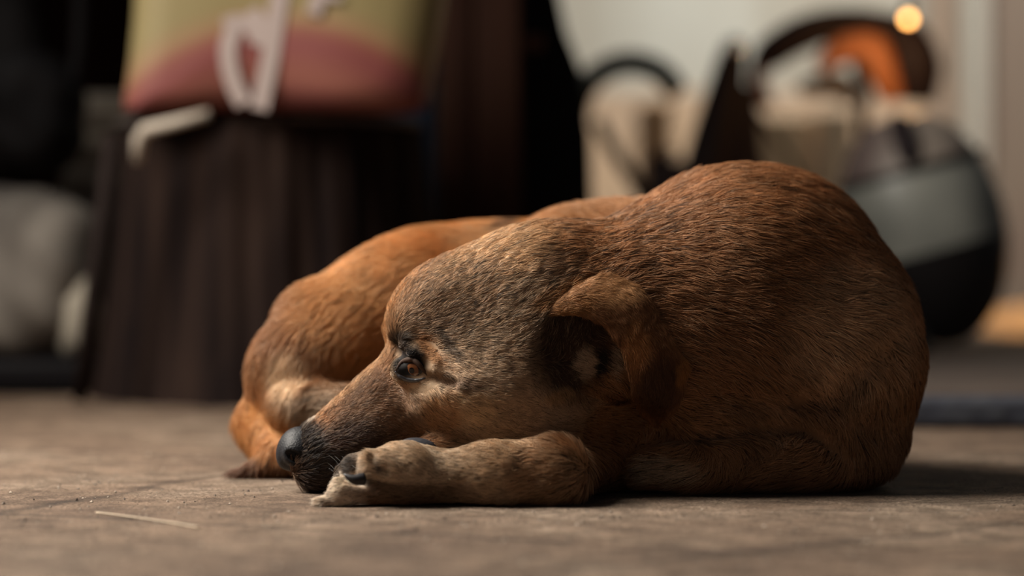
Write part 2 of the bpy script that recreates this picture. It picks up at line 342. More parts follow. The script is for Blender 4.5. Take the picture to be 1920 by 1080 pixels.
btube('frame_tube', [(1440, 100), (1420, 150), (1440, 200)], [.018, .014, .01], mat('rust_brown_metal', (.13, .045, .028), .5))
btube('orange_panel', [(1535, 128), (1575, 96), (1630, 92), (1655, 140), (1676, 190)], [.012, .022, .027, .024, .016], om, 24, ym - .01)
btube('strut', [(1606, 120), (1620, 180), (1618, 240), (1628, 330), (1622, 420)], [.008, .011, .009, .013, .02], dp)
btube('side_cover', [(1500, 165), (1570, 160), (1600, 190)], [.012, .022, .012], mat('grey_panel', (.15, .13, .12), .6), 16, ym + .03)
for x in (1330, 1622): btube('stand_leg', [(x, 350), (x, 480), (x, 470 + (.136 * F / (D0 + ym)) + 3)], .018, dm, 12)
# tan boxes seen under the tail of the bike
yx = 3.1
for (xa, xb, za, zb, cc, lab) in ((1425, 1520, 215, 700, (.80, .56, .33), 'left pale tan carton standing behind the motorbike'), (1532, 1605, 205, 700, (.75, .55, .35), 'right pale tan carton standing behind the motorbike'),
                              (1205, 1262, 190, 700, (.62, .36, .18), 'narrow tan carton seen inside the curved mudguard of the motorbike')):
    bm = bmesh.new(); box(bm, (P(xa, 0, yx)[0], yx, 0), (P(xb, 0, yx)[0], yx + .25, P(0, za, yx)[2]), .01)
    tag(bm_obj('carton', bm, mat('card_' + str(xa), cc, .8, noise=(6, tuple(v * .8 for v in cc), (1, 1, 1), 3, 0)), smooth=False), lab, 'carton')

# street reflections painted as colour zones on the oval mirror
yo = 1.62; so = S(yo)
mirror = empty('oval_mirror', (P(1690, 0, yo)[0], yo, .034), 'tall oval mirror behind the dog, its reflections painted as dull, grey and black zones', 'mirror')
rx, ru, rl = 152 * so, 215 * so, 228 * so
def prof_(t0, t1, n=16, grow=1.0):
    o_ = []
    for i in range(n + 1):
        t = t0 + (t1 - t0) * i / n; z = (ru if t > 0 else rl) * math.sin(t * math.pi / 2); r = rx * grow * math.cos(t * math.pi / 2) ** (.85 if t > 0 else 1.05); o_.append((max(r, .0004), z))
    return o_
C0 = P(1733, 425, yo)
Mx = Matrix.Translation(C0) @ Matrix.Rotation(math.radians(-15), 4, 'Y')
Vt, Ft = lathe(prof_(-.97, -.12)); mesh_obj('lower_reflection', [Mx @ Vector(v) for v in Vt], Ft, mat('black_reflection', (.010, .009, .010), .35), mirror)
Vt, Ft = lathe(prof_(-.12, .34)); mesh_obj('middle_reflection', [Mx @ Vector(v) for v in Vt], Ft, mat('grey_reflection', (.36, .36, .32), .4, noise=(6, (.17, .175, .16), (1, 1, 1), 3, 0)), mirror)
Vt, Ft = lathe(prof_(.34, .995)); mesh_obj('lid', [Mx @ Vector(v) for v in Vt], Ft, mat('dull_reflection', (.34, .28, .235), .5, noise=(6, (.11, .075, .07), (1.5, 1, .5), 3, 0)), mirror)  # upper reflection zone of the oval, painted dull brown-grey
r_, z_ = prof_(.34, .35, 1)[0]
Vt, Ft = lathe([(r_ - .001, z_ - .006), (r_ + .005, z_ - .003), (r_ + .005, z_ + .003), (r_ - .001, z_ + .006)]); mesh_obj('rim', [Mx @ Vector(v) for v in Vt], Ft, mat('black_rim', (.015, .014, .014), .4), mirror)
Ls = []
for i in range(9):
    t = .36 + .5 * i / 8; A = math.radians(-96); r = rx * math.cos(t * math.pi / 2) ** .85 + .0015; Ls.append(Mx @ Vector((r * math.cos(A), r * math.sin(A), ru * math.sin(t * math.pi / 2))))
Vt, Ft = tube([np.array(p) for p in Ls], [.004, .013, .016, .017, .017, .016, .015, .012, .004], 14); mesh_obj('handle', Vt, Ft, mat('dark_reflection', (.022, .014, .016), .5, spec=.2), mirror)  # dark streak of the painted reflection, built as a raised strip
bm = bmesh.new(); box(bm, (C0[0] - .10, yo - .05, .034), (C0[0] - .0, yo + .05, C0[2] - rl + .03), .006); bm_obj('foot', bm, mat('black_foot', (.01, .009, .01), .5), mirror)

# small glowing lamp
lampm = bpy.data.materials.new('lamp_glow'); lampm.use_nodes = True; b = lampm.node_tree.nodes['Principled BSDF']
b.inputs['Emission Color'].default_value = (1, .52, .17, 1); b.inputs['Emission Strength'].default_value = 7; b.inputs['Base Color'].default_value = (.8, .5, .2, 1)
lc = P(1703, 35, 1.86); lamp = empty('hanging_lamp', lc, 'small glowing amber lamp hanging at the upper right', 'lamp')
bm = bmesh.new(); bmesh.ops.create_uvsphere(bm, u_segments=24, v_segments=16, radius=.0065); bmesh.ops.transform(bm, matrix=Matrix.Translation(lc), verts=bm.verts); bm_obj('bulb', bm, lampm, lamp)
Vt, Ft = tube([lc + np.array([0, .0, .008]), lc + np.array([0, 0, .03]), lc + np.array([0, 0, .034])], [.007, .007, .001], 12); mesh_obj('socket', Vt, Ft, dm, lamp)
Vt, Ft = tube([lc + np.array([0, 0, .03]), lc + np.array([0, 0, 1.4])], .001, 8); mesh_obj('cord', Vt, Ft, dm, lamp)

ll = bpy.data.lights.new('lamp_light', 'POINT'); ll.energy = .9; ll.color = (1, .55, .22); ll.shadow_soft_size = .012
lo_ = bpy.data.objects.new('lamp_light', ll); col.objects.link(lo_); lo_.parent = lamp; lo_.location = (0, -.03, -.03)

# grit on the floor
V, Fc = [], []
for i in range(4200):
    px, py = rng.uniform(-50, 1970), 850 + 260 * rng.random() ** 1.2; g = ground(px, py); r = .0003 + .0013 * rng.random() ** 5
    if -.17 < g[0] < .32 and g[1] > -.075: continue
    k = len(V); o_ = [(1, 0, 0), (-1, 0, 0), (0, 1, 0), (0, -1, 0), (0, 0, .8), (0, 0, -.3)]; a = rng.uniform(0, 6.28)
    for v in o_:
        s = r * rng.uniform(.6, 1.4); V.append((g[0] + s * (v[0] * math.cos(a) - v[1] * math.sin(a)), g[1] + s * (v[0] * math.sin(a) + v[1] * math.cos(a)), s * v[2] + r * .3))
    Fc += [(k + a_, k + b_, k + c_) for a_, b_, c_ in ((0, 2, 4), (2, 1, 4), (1, 3, 4), (3, 0, 4), (2, 0, 5), (1, 2, 5), (3, 1, 5), (0, 3, 5))]
o = mesh_obj('grit', V, Fc, mat('grit_mix', (.07, .05, .04), .9, noise=(60, (.42, .34, .27), (1, 1, 1), 1, 0)), smooth=False); tag(o, 'fine grit scattered over the worn floor', 'grit', kind='stuff')
tw = [ground(x, y) + np.array([0, 0, .0008]) for x, y in ((180, 963), (235, 970), (285, 977), (330, 984), (375, 992))]
Vt, Ft = tube(spline(tw, 20), .0006, 8); tag(mesh_obj('straw', Vt, Ft, mat('dry_straw', (.45, .36, .26), .8)), 'thin pale straw lying on the floor at the lower left', 'straw')
# ================================================================== THE DOG
dog = empty('dog', (0.06, 0.12, 0), 'short-haired reddish brown dog curled up on the floor with its chin on a forepaw', 'dog')

VX = 0.0016
lo = np.array([-0.245, -0.085, -0.008]); hi = np.array([0.335, 0.47, 0.265])
dims = np.ceil((hi - lo) / VX).astype(int)
field = np.full(dims, 0.2, np.float32)
ax = [lo[i] + VX * np.arange(dims[i], dtype=np.float32) for i in range(3)]
def block(bmin, bmax):
    a = np.clip(np.floor((bmin - lo) / VX).astype(int), 0, dims); b = np.clip(np.ceil((bmax - lo) / VX).astype(int) + 1, 0, dims)
    sl = tuple(slice(a[i], b[i]) for i in range(3))
    return sl, ax[0][sl[0]][:, None, None], ax[1][sl[1]][None, :, None], ax[2][sl[2]][None, None, :]
def smin(a, b, k):
    h = np.maximum(k - np.abs(a - b), 0) / k
    return np.minimum(a, b) - h * h * k * 0.25
def put(sl, d, k, op):
    f = field[sl]
    field[sl] = smin(f, d, k) if op == '+' else -smin(-f, d, k)
def cone(A, ra, B, rb, k=0.02, op='+', ysq=1.0):
    """A, B = (px, py, y); radii in px at that depth; ysq squashes across y"""
    a, b = P(*A), P(*B); ra *= S(A[2]); rb *= S(B[2])
    pad = k + 2 * VX; bmin = np.minimum(a - ra, b - rb) - pad; bmax = np.maximum(a + ra, b + rb) + pad
    sl, X, Y, Z = block(bmin, bmax)
    ba = b - a; L = float(ba @ ba) + 1e-12
    t = np.clip(((X - a[0]) * ba[0] + (Y - a[1]) * ba[1] + (Z - a[2]) * ba[2]) / L, 0, 1)
    dx = X - a[0] - t * ba[0]; dy = (Y - a[1] - t * ba[1]) / ysq; dz = Z - a[2] - t * ba[2]
    put(sl, (np.sqrt(dx * dx + dy * dy + dz * dz) - (ra + t * (rb - ra))).astype(np.float32), k, op)
def ell(C, r, k=0.02, op='+', ang=0.0, yaw=0.0):
    """C = (px, py, y); r = radii in px (x, depth, z); ang turns it in the picture plane, yaw about z"""
    c = P(*C); R = np.array(r) * S(C[2]); pad = k + 2 * VX; m = R.max() + pad
    sl, X, Y, Z = block(c - m, c + m)
    x, y, z = X - c[0], Y - c[1], Z - c[2]
    cy, sy = math.cos(yaw), math.sin(yaw); x, y = x * cy + y * sy, -x * sy + y * cy
    ca, sa = math.cos(ang), math.sin(ang); x, z = x * ca + z * sa, -x * sa + z * ca
    k0 = np.sqrt((x / R[0]) ** 2 + (y / R[1]) ** 2 + (z / R[2]) ** 2)
    k1 = np.sqrt((x / R[0] ** 2) ** 2 + (y / R[1] ** 2) ** 2 + (z / R[2] ** 2) ** 2) + 1e-9
    put(sl, (k0 * (k0 - 1) / k1).astype(np.float32), k, op)
def chain(pts, k=0.02):
    for (a, ra), (b, rb) in zip(pts, pts[1:]): cone(a, ra, b, rb, k)

# torso curled behind the head
chain([((1440, 545, .150), 215), ((1230, 590, .250), 180), ((1000, 615, .310), 168), ((830, 620, .300), 160)], .03)
ell((600, 615, .205), (62, 60, 78), .04, ang=.8)
ell((880, 490, .28), (130, 60, 50), .05)
ell((720, 610, .235), (175, 110, 135), .045, ang=.72)               # near thigh
ell((625, 690, .20), (110, 75, 75), .03, ang=.9)
ell((560, 690, .175), (52, 55, 75), .04, ang=.55)                    # knee
cone((525, 710, .19), 46, (505, 800, .20), 46, .035)
cone((545, 762, .155), 36, (720, 765, .115), 42, .02)                # lower hind leg
cone((720, 770, .115), 40, (860, 800, .11), 34, .012)
ell((1125, 525, .20), (200, 120, 143), .04)
# chest and shoulders
ell((1405, 515, .105), (218, 230, 186), .04, ang=-.22)
ell((1550, 670, .085), (176, 190, 190), .04)
ell((1420, 700, .08), (200, 180, 160), .04)
ell((1570, 600, .10), (88, 130, 112), .03, ang=-.9)
cone((1600, 690, .075), 105, (1620, 800, .085), 78, .02)           # elbow of the near foreleg
# neck
cone((1020, 615, .055), 158, (1330, 572, .09), 216, .035)
cone((1000, 640, .05), 140, (1250, 700, .06), 150, .03)
ell((960, 530, .055), (150, 120, 85), .03, ang=.45)
# near foreleg lying on the floor
cone((1030, 890, -.036), 52, (1110, 862, .05), 46, .02)
cone((1110, 862, .05), 46, (1300, 820, .07), 60, .02)
cone((1560, 825, .055), 66, (1300, 868, .025), 44, .02)
cone((1300, 868, .025), 44, (1225, 880, .025), 34, .015)
ell((1480, 850, .055), (190, 100, 65), .03)
cone((1035, 888, -.040), 56, (930, 890, -.046), 50, .02)
cone((930, 891, -.046), 49, (765, 895, -.046), 48, .018)
ell((752, 884, -.044), (66, 58, 46), .016)
cone((740, 918, -.050), 32, (645, 918, -.056), 24, .005)             # toes
cone((650, 932, -.057), 18, (610, 940, -.059), 11, .004)
cone((775, 880, -.055), 42, (708, 876, -.060), 33, .004)
cone((740, 876, -.034), 38, (668, 880, -.038), 29, .004)
cone((720, 880, -.012), 36, (650, 895, -.014), 26, .006)
# far foreleg tucked under the jaw
cone((1150, 850, .05), 55, (800, 862, .012), 34, .012)
# head
cone((885, 602, .045), 120, (1000, 610, .055), 132, .02)
ell((800, 585, .045), (70, 95, 55), .03, ang=.6)
ell((935, 720, .022), (150, 110, 100), .03, ang=-.05)            # cheek
ell((990, 765, .03), (110, 100, 62), .02)
cone((800, 722, .045), 97, (618, 838, .045), 61, .02, ysq=.86)      # muzzle
ell((598, 868, .042), (52, 48, 48), .015)
ell((700, 815, .040), (90, 62, 45), .015, ang=.45)                 # lips
cone((640, 880, .04), 34, (800, 838, .04), 40, .012)               # lower jaw
ell((775, 628, .018), (42, 30, 24), .014, ang=-.75)                # near brow
cone((758, 646, .002), 11, (812, 684, -.006), 10, .010)             # brow fold
ell((752, 618, .062), (26, 30, 24), .014, ang=.3)                  # far brow
cone((810, 738, .006), 24, (940, 735, -.002), 32, .024)             # cheek bone
# eye socket and lids
ell((770, 690, .004), (40, 26, 30), .010, ang=.3)                    # orbit
ell((773, 690, -.012), (34, 24, 20), .005, '-', ang=.35)
# tail wound round in front of the rump
cone((490, 790, .20), 44, (530, 842, .165), 46, .014)
cone((545, 850, .16), 38, (600, 850, .13), 38, .014)
cone((520, 862, .150), 30, (440, 893, .140), 5, .01)
# ear hollow
ell((1062, 655, -.030), (74, 60, 84), .008, '-', ang=-.1)
ell((1128, 700, -.030), (32, 30, 34), .008, '-')
# floor plane cut
field = np.maximum(field, (0.0004 - ax[2][None, None, :]))
field = field.astype(np.float32)

def sample(f, p):
    g = (p - lo) / VX; g = np.clip(g, 0, np.array(dims) - 1.001); i = g.astype(int); t = g - i
    x, y, z = i.T; a, b, c = t.T; r = 0
    for dx in (0, 1):
        for dy in (0, 1):
            for dz in (0, 1):
                r = r + f[x + dx, y + dy, z + dz] * ((a if dx else 1 - a) * (b if dy else 1 - b) * (c if dz else 1 - c))
    return r
def grad(p, e=0.0022):
    g = np.stack([sample(field, p + np.eye(3)[i] * e) - sample(field, p - np.eye(3)[i] * e) for i in range(3)], 1)
    return g / (np.linalg.norm(g, axis=1, keepdims=True) + 1e-9)
def hit(px, py):
    """first point of the body along the view ray through a picture point"""
    ys = np.arange(-0.08, 0.45, 0.0006); pts = np.array([P(px, py, y) for y in ys]); v = sample(field, pts)
    k = np.argmax(v < 0) if (v < 0).any() else len(ys) // 3
    return pts[k]

def crease(pts, r, k, off=0.0):
    q = [hit(*p) + np.array([0, off - r * .35, 0]) for p in spline([np.array([*p], float) for p in pts], 14)]
    for a, b in zip(q, q[1:]):
        bmin = np.minimum(a, b) - r - k - .004; bmax = np.maximum(a, b) + r + k + .004
        sl, X, Y, Z = block(bmin, bmax); ba = b - a; L = float(ba @ ba) + 1e-12
        t = np.clip(((X - a[0]) * ba[0] + (Y - a[1]) * ba[1] + (Z - a[2]) * ba[2]) / L, 0, 1)
        d = np.sqrt((X - a[0] - t * ba[0]) ** 2 + (Y - a[1] - t * ba[1]) ** 2 + (Z - a[2] - t * ba[2]) ** 2) - r
        put(sl, d.astype(np.float32), k, '-')
crease([(1215, 800), (1330, 812), (1440, 792), (1530, 800), (1590, 850)], .003, .009)       # folds of the chest skin
crease([(1500, 745), (1560, 742), (1600, 700), (1650, 655)], .004, .012)
crease([(1660, 640), (1655, 730), (1620, 800)], .003, .010)
crease([(1330, 745), (1430, 752), (1500, 745)], .003, .010)
crease([(1110, 800), (1180, 790), (1235, 800)], .006, .014)
crease([(800, 706), (830, 716), (850, 720)], .0008, .005)                                      # fold under the eye
crease([(735, 652), (747, 664), (752, 676)], .002, .005)
crease([(708, 846), (704, 862), (712, 878), (726, 884)], .002, .003)                            # between the toes
crease([(655, 896), (700, 906), (760, 913), (840, 918)], .002, .005)

import openvdb
g = openvdb.FloatGrid(); g.background = 0.2; g.copyFromArray(field)
verts, quads = g.convertToQuads(0.0)
verts = verts * VX + lo; quads = quads.astype(np.int32)
# drop far-off loose bits and relax
def smooth_mesh(v, q, it):
    e = np.concatenate([q[:, [0, 1]], q[:, [1, 2]], q[:, [2, 3]], q[:, [3, 0]]]); e = np.concatenate([e, e[:, ::-1]])
    cnt = np.bincount(e[:, 0], minlength=len(v))[:, None]
    for _ in range(it):
        s = np.stack([np.bincount(e[:, 0], v[e[:, 1], k], minlength=len(v)) for k in range(3)], 1)
        v = v + 0.5 * (s / np.maximum(cnt, 1) - v)
    return v
verts = smooth_mesh(verts, quads, 2)
N = grad(verts)
# orientation
q0 = verts[quads[:, 0]]; fn = np.cross(verts[quads[:, 1]] - q0, verts[quads[:, 2]] - q0)
if (fn * N[quads[:, 0]]).sum() < 0: quads = quads[:, ::-1].copy()

# ---- coat colour: patches of fur, a few with light or shade painted in, given by their centre and reach (metres)
def vnoise(p, sc, seed):
    """cheap value noise"""
    r = np.random.default_rng(seed).random((32, 32, 32)).astype(np.float32)
    g = p * sc + 100; i = np.floor(g).astype(int); t = g - i; t = t * t * (3 - 2 * t); o = 0
    for dx in (0, 1):
        for dy in (0, 1):
            for dz in (0, 1):
                o = o + r[(i[:, 0] + dx) % 32, (i[:, 1] + dy) % 32, (i[:, 2] + dz) % 32] * \
                    np.where(dx, t[:, 0], 1 - t[:, 0]) * np.where(dy, t[:, 1], 1 - t[:, 1]) * np.where(dz, t[:, 2], 1 - t[:, 2])
    return o
BASE = np.array([.33, .158, .070])
PATCH = [  # (px, py, y, rx px, rz px, depth m, angle, colour, strength)
    (1420, 420, .05, 330, 190, .2, 0, (.34, .155, .066), .9),
    (1350, 620, .0, 260, 170, .12, 0, (.30, .148, .072), .8),
    (1590, 620, .02, 140, 150, .12, 0, (.58, .37, .22), .8),  # greyish sheen and light hair tips of the shoulder, painted in
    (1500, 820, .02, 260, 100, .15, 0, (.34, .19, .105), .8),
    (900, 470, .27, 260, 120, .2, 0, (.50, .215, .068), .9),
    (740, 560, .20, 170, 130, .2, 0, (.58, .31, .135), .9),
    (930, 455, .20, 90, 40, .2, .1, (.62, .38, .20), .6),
    (540, 695, .12, 42, 55, .1, 0, (.72, .52, .34), .95),  # highlight on the knee, painted pale
    (640, 770, .13, 150, 50, .06, 0, (.34, .24, .16), .9),
    (500, 790, .17, 80, 60, .08, 0, (.52, .24, .08), .8),
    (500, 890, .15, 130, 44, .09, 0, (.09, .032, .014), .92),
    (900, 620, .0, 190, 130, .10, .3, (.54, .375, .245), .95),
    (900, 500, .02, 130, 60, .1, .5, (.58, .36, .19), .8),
    (850, 560, .0, 110, 60, .08, .5, (.34, .20, .12), .5),
    (930, 760, .0, 170, 80, .1, 0, (.46, .325, .22), .9),
    (875, 765, -.02, 50, 40, .05, 0, (.60, .42, .26), .8),
    (815, 770, -.01, 40, 60, .05, 0, (.50, .27, .13), .8),
    (700, 770, .02, 95, 75, .1, .6, (.24, .13, .072), .95),
    (650, 720, .05, 110, 18, .06, .7, (.47, .28, .15), .95),
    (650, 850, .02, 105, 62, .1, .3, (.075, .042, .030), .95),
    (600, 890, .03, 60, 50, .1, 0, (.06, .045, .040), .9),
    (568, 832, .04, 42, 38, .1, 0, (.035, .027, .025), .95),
    (566, 793, .045, 26, 10, .05, .7, (.62, .53, .44), .9),  # whitish highlight on the nose bridge, painted in
    (742, 690, .0, 16, 42, .03, -.2, (.62, .42, .26), .85),
    (764, 682, -.01, 40, 32, .05, .45, (.012, .010, .010), 1.0),
    (748, 650, .0, 22, 22, .04, 0, (.03, .02, .018), .9),
    (800, 655, -.015, 45, 14, .04, -.85, (.40, .19, .08), .9),
    (830, 645, -.015, 45, 10, .04, -.85, (.05, .03, .02), .8),
    (800, 728, -.015, 38, 12, .04, .2, (.60, .44, .30), .8),
    (850, 715, -.015, 60, 14, .04, -.25, (.12, .06, .035), .7),
    (1080, 655, -.01, 100, 92, .08, 0, (.040, .020, .013), .95),  # ear hollow: dark fur, with its shadow painted in
    (1045, 735, -.02, 30, 14, .05, .3, (.40, .24, .12), .7),
    (1108, 690, -.01, 26, 30, .05, 0, (.45, .32, .22), .9),
    (1146, 690, -.01, 18, 28, .05, 0, (.012, .011, .012), .95),
    (1178, 690, -.01, 14, 30, .05, 0, (.45, .34, .25), .8),
    (1060, 560, -.01, 80, 26, .06, .35, (.52, .25, .09), .8),
    (940, 880, -.05, 170, 70, .08, 0, (.50, .35, .225), .95),
    (760, 870, -.06, 110, 60, .06, 0, (.62, .48, .35), .95),
    (1020, 900, -.05, 60, 60, .08, 0, (.32, .17, .085), .7),
    (640, 925, -.06, 62, 50, .05, 0, (.78, .66, .54), .95),
    (664, 868, -.04, 30, 24, .06, 0, (.30, .24, .20), .8),
    (658, 872, -.045, 22, 16, .05, 0, (.05, .04, .036), .9),  # gap behind the toe: dark fur plus painted shade
    (705, 905, -.065, 40, 9, .03, -.15, (.07, .05, .04), .8),  # crease between toes: dark fur with shade painted in
    (715, 868, -.07, 8, 24, .03, .2, (.10, .075, .06), .7),  # toe crease, its shade and dark fur in one colour
    (780, 925, -.07, 120, 20, .05, 0, (.20, .12, .075), .8),
    (1260, 885, .0, 80, 30, .05, 0, (.5, .38, .27), .8),
    (965, 425, .30, 40, 10, .08, .3, (.06, .03, .02), .8),
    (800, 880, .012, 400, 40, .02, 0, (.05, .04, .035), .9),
]
def coat(p):
    c = np.tile(BASE, (len(p), 1))
    for px, py, y, rx, rz, ry, an, cc, st in PATCH:
        o = P(px, py, y); s = S(y); d = p - o; ca, sa = math.cos(an), math.sin(an)
        x = (d[:, 0] * ca + d[:, 2] * sa) / (rx * s); z = (-d[:, 0] * sa + d[:, 2] * ca) / (rz * s); yy = d[:, 1] / ry
        q = x * x + z * z + yy * yy
        wgt = (st * np.clip(1.45 - q, 0, 1) ** 1.2)[:, None]
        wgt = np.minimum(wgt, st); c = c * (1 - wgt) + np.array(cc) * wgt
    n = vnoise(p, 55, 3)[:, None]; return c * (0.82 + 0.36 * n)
VC = coat(verts)

me = bpy.data.meshes.new('body')
me.vertices.add(len(verts)); me.vertices.foreach_set('co', verts.astype(np.float32).ravel())
me.loops.add(quads.size); me.loops.foreach_set('vertex_index', quads.ravel())
me.polygons.add(len(quads)); me.polygons.foreach_set('loop_start', np.arange(0, quads.size, 4)); me.polygons.foreach_set('loop_total', np.full(len(quads), 4))
me.update(calc_edges=True); me.validate()
me.polygons.foreach_set('use_smooth', np.ones(len(me.polygons), bool))
ca_ = me.color_attributes.new('coat', 'FLOAT_COLOR', 'POINT')
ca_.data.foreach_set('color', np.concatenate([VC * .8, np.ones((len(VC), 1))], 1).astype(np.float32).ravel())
skin = bpy.data.materials.new('short_coat'); skin.use_nodes = True
b = skin.node_tree.nodes['Principled BSDF']; at = skin.node_tree.nodes.new('ShaderNodeAttribute'); at.attribute_name = 'coat'
skin.node_tree.links.new(at.outputs['Color'], b.inputs['Base Color']); b.inputs['Roughness'].default_value = .8; b.inputs['Specular IOR Level'].default_value = .15
body = bpy.data.objects.new('body', me); link(body, skin, dog)
PINV = Matrix.Translation(-Vector(dog.location)); body.matrix_parent_inverse = PINV

# ---- lie of the coat: (px, py, y) and the way the hair points there (right, away, up)
G = [
    (560, 800, .04, 1, 0, .8), (620, 850, .0, 1, -.1, -.2), (640, 780, .03, 1, -.1, .5), (700, 800, .0, 1, -.1, .0), (720, 690, .04, 1, -.1, .8),
    (760, 760, .0, 1, 0, -.3), (745, 640, .03, .6, 0, 1), (790, 640, .0, 1, -.1, .35), (760, 590, .04, .6, 0, 1), (820, 560, .02, .9, 0, .7),
    (800, 725, -.01, 1, 0, -.7), (860, 700, -.01, 1, 0, -.3), (900, 560, .0, 1, 0, .45), (900, 640, .0, 1, 0, .1), (900, 720, -.01, 1, 0, -.15),
    (870, 800, .0, 1, 0, -.35), (980, 500, .02, 1, 0, .3), (980, 620, .0, .9, 0, .6), (980, 760, .0, 1, 0, -.25), (1060, 800, .0, 1, 0, -.15),
    (1060, 640, -.01, .2, -.3, .9), (1040, 720, -.01, .6, 0, -.9), (1130, 690, -.01, -.7, -.3, .3), (1150, 450, .05, 1, 0, .25), (1120, 540, .0, 1, 0, .5),
    (1300, 400, .06, 1, 0, .0), (1300, 520, .02, 1, 0, -.12), (1300, 650, .0, 1, 0, -.45), (1300, 760, .0, 1, 0, -.35),
    (1450, 340, .08, 1, .2, -.1), (1450, 450, .03, 1, 0, -.2), (1480, 560, .0, 1, 0, -.3), (1500, 660, .0, .8, 0, -.8), (1450, 760, .0, .8, 0, -.8),
    (1600, 430, .06, .8, .3, -.6), (1620, 560, .02, 1, 0, .05), (1640, 640, .01, .8, 0, -.9), (1700, 650, .06, .2, .3, -1), (1620, 760, .0, .2, 0, -1),
    (1680, 800, .05, .0, .3, -1), (1500, 880, .0, -1, 0, -.2), (1250, 880, .0, -1, 0, -.15), (1040, 890, -.04, -1, 0, -.1), (900, 880, -.05, -1, 0, .12),
    (760, 870, -.06, -1, 0, .2), (700, 850, -.05, -1, 0, .1), (650, 920, -.06, -1, 0, -.2), (700, 940, -.06, -1, 0, -.1),
    (1200, 400, .20, -1, .6, .1), (1000, 430, .28, -1, .2, .0), (850, 440, .27, -1, .0, -.1), (700, 520, .22, -.8, .0, -.7), (600, 600, .2, -.6, 0, -.9),
    (780, 620, .18, -.9, 0, -.4), (540, 700, .15, -.3, 0, -1), (650, 770, .12, -1, 0, -.1), (480, 760, .18, -.2, 0, -1), (500, 850, .15, -.3, 0, -1), (450, 890, .13, -1, 0, -.3),
]
GP = np.array([P(*g[:3]) for g in G]); GV = np.array([g[3:] for g in G], float); GV /= np.linalg.norm(GV, axis=1, keepdims=True)
def flow(p, n):
    v = np.zeros_like(p)
    for s in range(0, len(p), 20000):
        q = p[s:s + 20000]; d2 = ((q[:, None, :] - GP[None]) ** 2).sum(2) + 1e-5
        wt = 1 / d2 ** 2; v[s:s + 20000] = (wt @ GV) / wt.sum(1, keepdims=True)
    v -= n * (v * n).sum(1, keepdims=True)
    return v / (np.linalg.norm(v, axis=1, keepdims=True) + 1e-9)

tri = np.concatenate([quads[:, [0, 1, 2]], quads[:, [0, 2, 3]]])
a, b_, c_ = verts[tri[:, 0]], verts[tri[:, 1]], verts[tri[:, 2]]
area = np.linalg.norm(np.cross(b_ - a, c_ - a), axis=1) / 2; cen = (a + b_ + c_) / 3
def blob(p, px, py, y, rx, rz, ry):
    o = P(px, py, y); s = S(y); d = p - o
    return np.clip(1.4 - ((d[:, 0] / (rx * s)) ** 2 + (d[:, 2] / (rz * s)) ** 2 + (d[:, 1] / ry) ** 2), 0, 1)
def facew(p):   # 1 on the face and the paw, 0 on the trunk
    return np.maximum(blob(p, 860, 670, .02, 310, 240, .12), np.maximum(blob(p, 790, 900, -.04, 250, 90, .09), blob(p, 1060, 660, -.02, 120, 120, .1)))
fw = facew(cen)
nrm = grad(cen)
view = np.array([0, -D0, H]) - cen; view /= np.linalg.norm(view, axis=1, keepdims=True)
facing = (nrm * view).sum(1)
dens = area * (1 + 5.0 * fw) * np.where(facing > -.25, 1, .22) * np.where(cen[:, 1] > .16, .55, 1) * (cen[:, 2] > .0025)
bare = np.maximum(blob(cen, 774, 690, -.006, 35, 22, .03), blob(cen, 538, 840, .04, 25, 34, .05)) > .45
dens[bare] = 0
NH = 480000
pick = rng.choice(len(tri), NH, p=dens / dens.sum())
u, v = rng.random((2, NH)); fl = u + v > 1; u[fl] = 1 - u[fl]; v[fl] = 1 - v[fl]
root = a[pick] + (b_ - a)[pick] * u[:, None] + (c_ - a)[pick] * v[:, None]
nr = nrm[pick]; nr = grad(root); fd = flow(root, nr); f_ = facew(root)
def fur_object(name, root, nr, fd, length, lift, rad, colr, m, parent, jit=.22, K=4, label=None):
    n = len(root)
    side = np.cross(nr, fd)
    even = np.clip(1.25 - (root[:, 1] - .11) / .05, .25, 1)
    w1 = ((vnoise(root, 140, 21) - .5) * even)[:, None] * .6                      # locks of hair lean together
    w2 = ((vnoise(root, 320, 22) - .5) * even)[:, None] * .7
    d = fd + side * (w1 + w2) + rng.normal(0, jit, (n, 3)) * .6
    d -= nr * (d * nr).sum(1, keepdims=True); d /= np.linalg.norm(d, axis=1, keepdims=True)
    lf = lift * (0.7 + .6 * rng.random(n) + 1.2 * even * (vnoise(root, 200, 23) - .5)); lf = np.clip(lf, .03, 2)[:, None]
    L = length[:, None] if not np.isscalar(length) else length
    pts = np.empty((n, K, 3))
    for k in range(K):
        t = k / (K - 1)
        pts[:, k] = root - nr * .0004 + d * L * t * (.9 + .1 * t) + nr * L * lf * (t - .55 * t * t)
    hc = bpy.data.hair_curves.new(name); hc.add_curves([K] * n)
    hc.attributes['position'].data.foreach_set('vector', pts.astype(np.float32).ravel())
    ra = hc.attributes.get('radius') or hc.attributes.new('radius', 'FLOAT', 'POINT')
    prof = np.array([1.0, .95, .7, .12])[:K] if K == 4 else np.linspace(1, .1, K)
    rr = (np.broadcast_to(np.asarray(rad, float).reshape(-1, 1), (n, 1)) * prof[None, :])
    ra.data.foreach_set('value', rr.astype(np.float32).ravel())
    cc = hc.attributes.new('haircol', 'FLOAT_COLOR', 'CURVE')
    cc.data.foreach_set('color', np.concatenate([colr, np.ones((n, 1))], 1).astype(np.float32).ravel())
    o = bpy.data.objects.new(name, hc); link(o, m, parent); o.matrix_parent_inverse = Matrix.Translation(-Vector(dog.location)) if parent == dog else Matrix()
    tag(o, label, kind='stuff')
    return o
fm = bpy.data.materials.new('hair_strands'); fm.use_nodes = True; nt = fm.node_tree
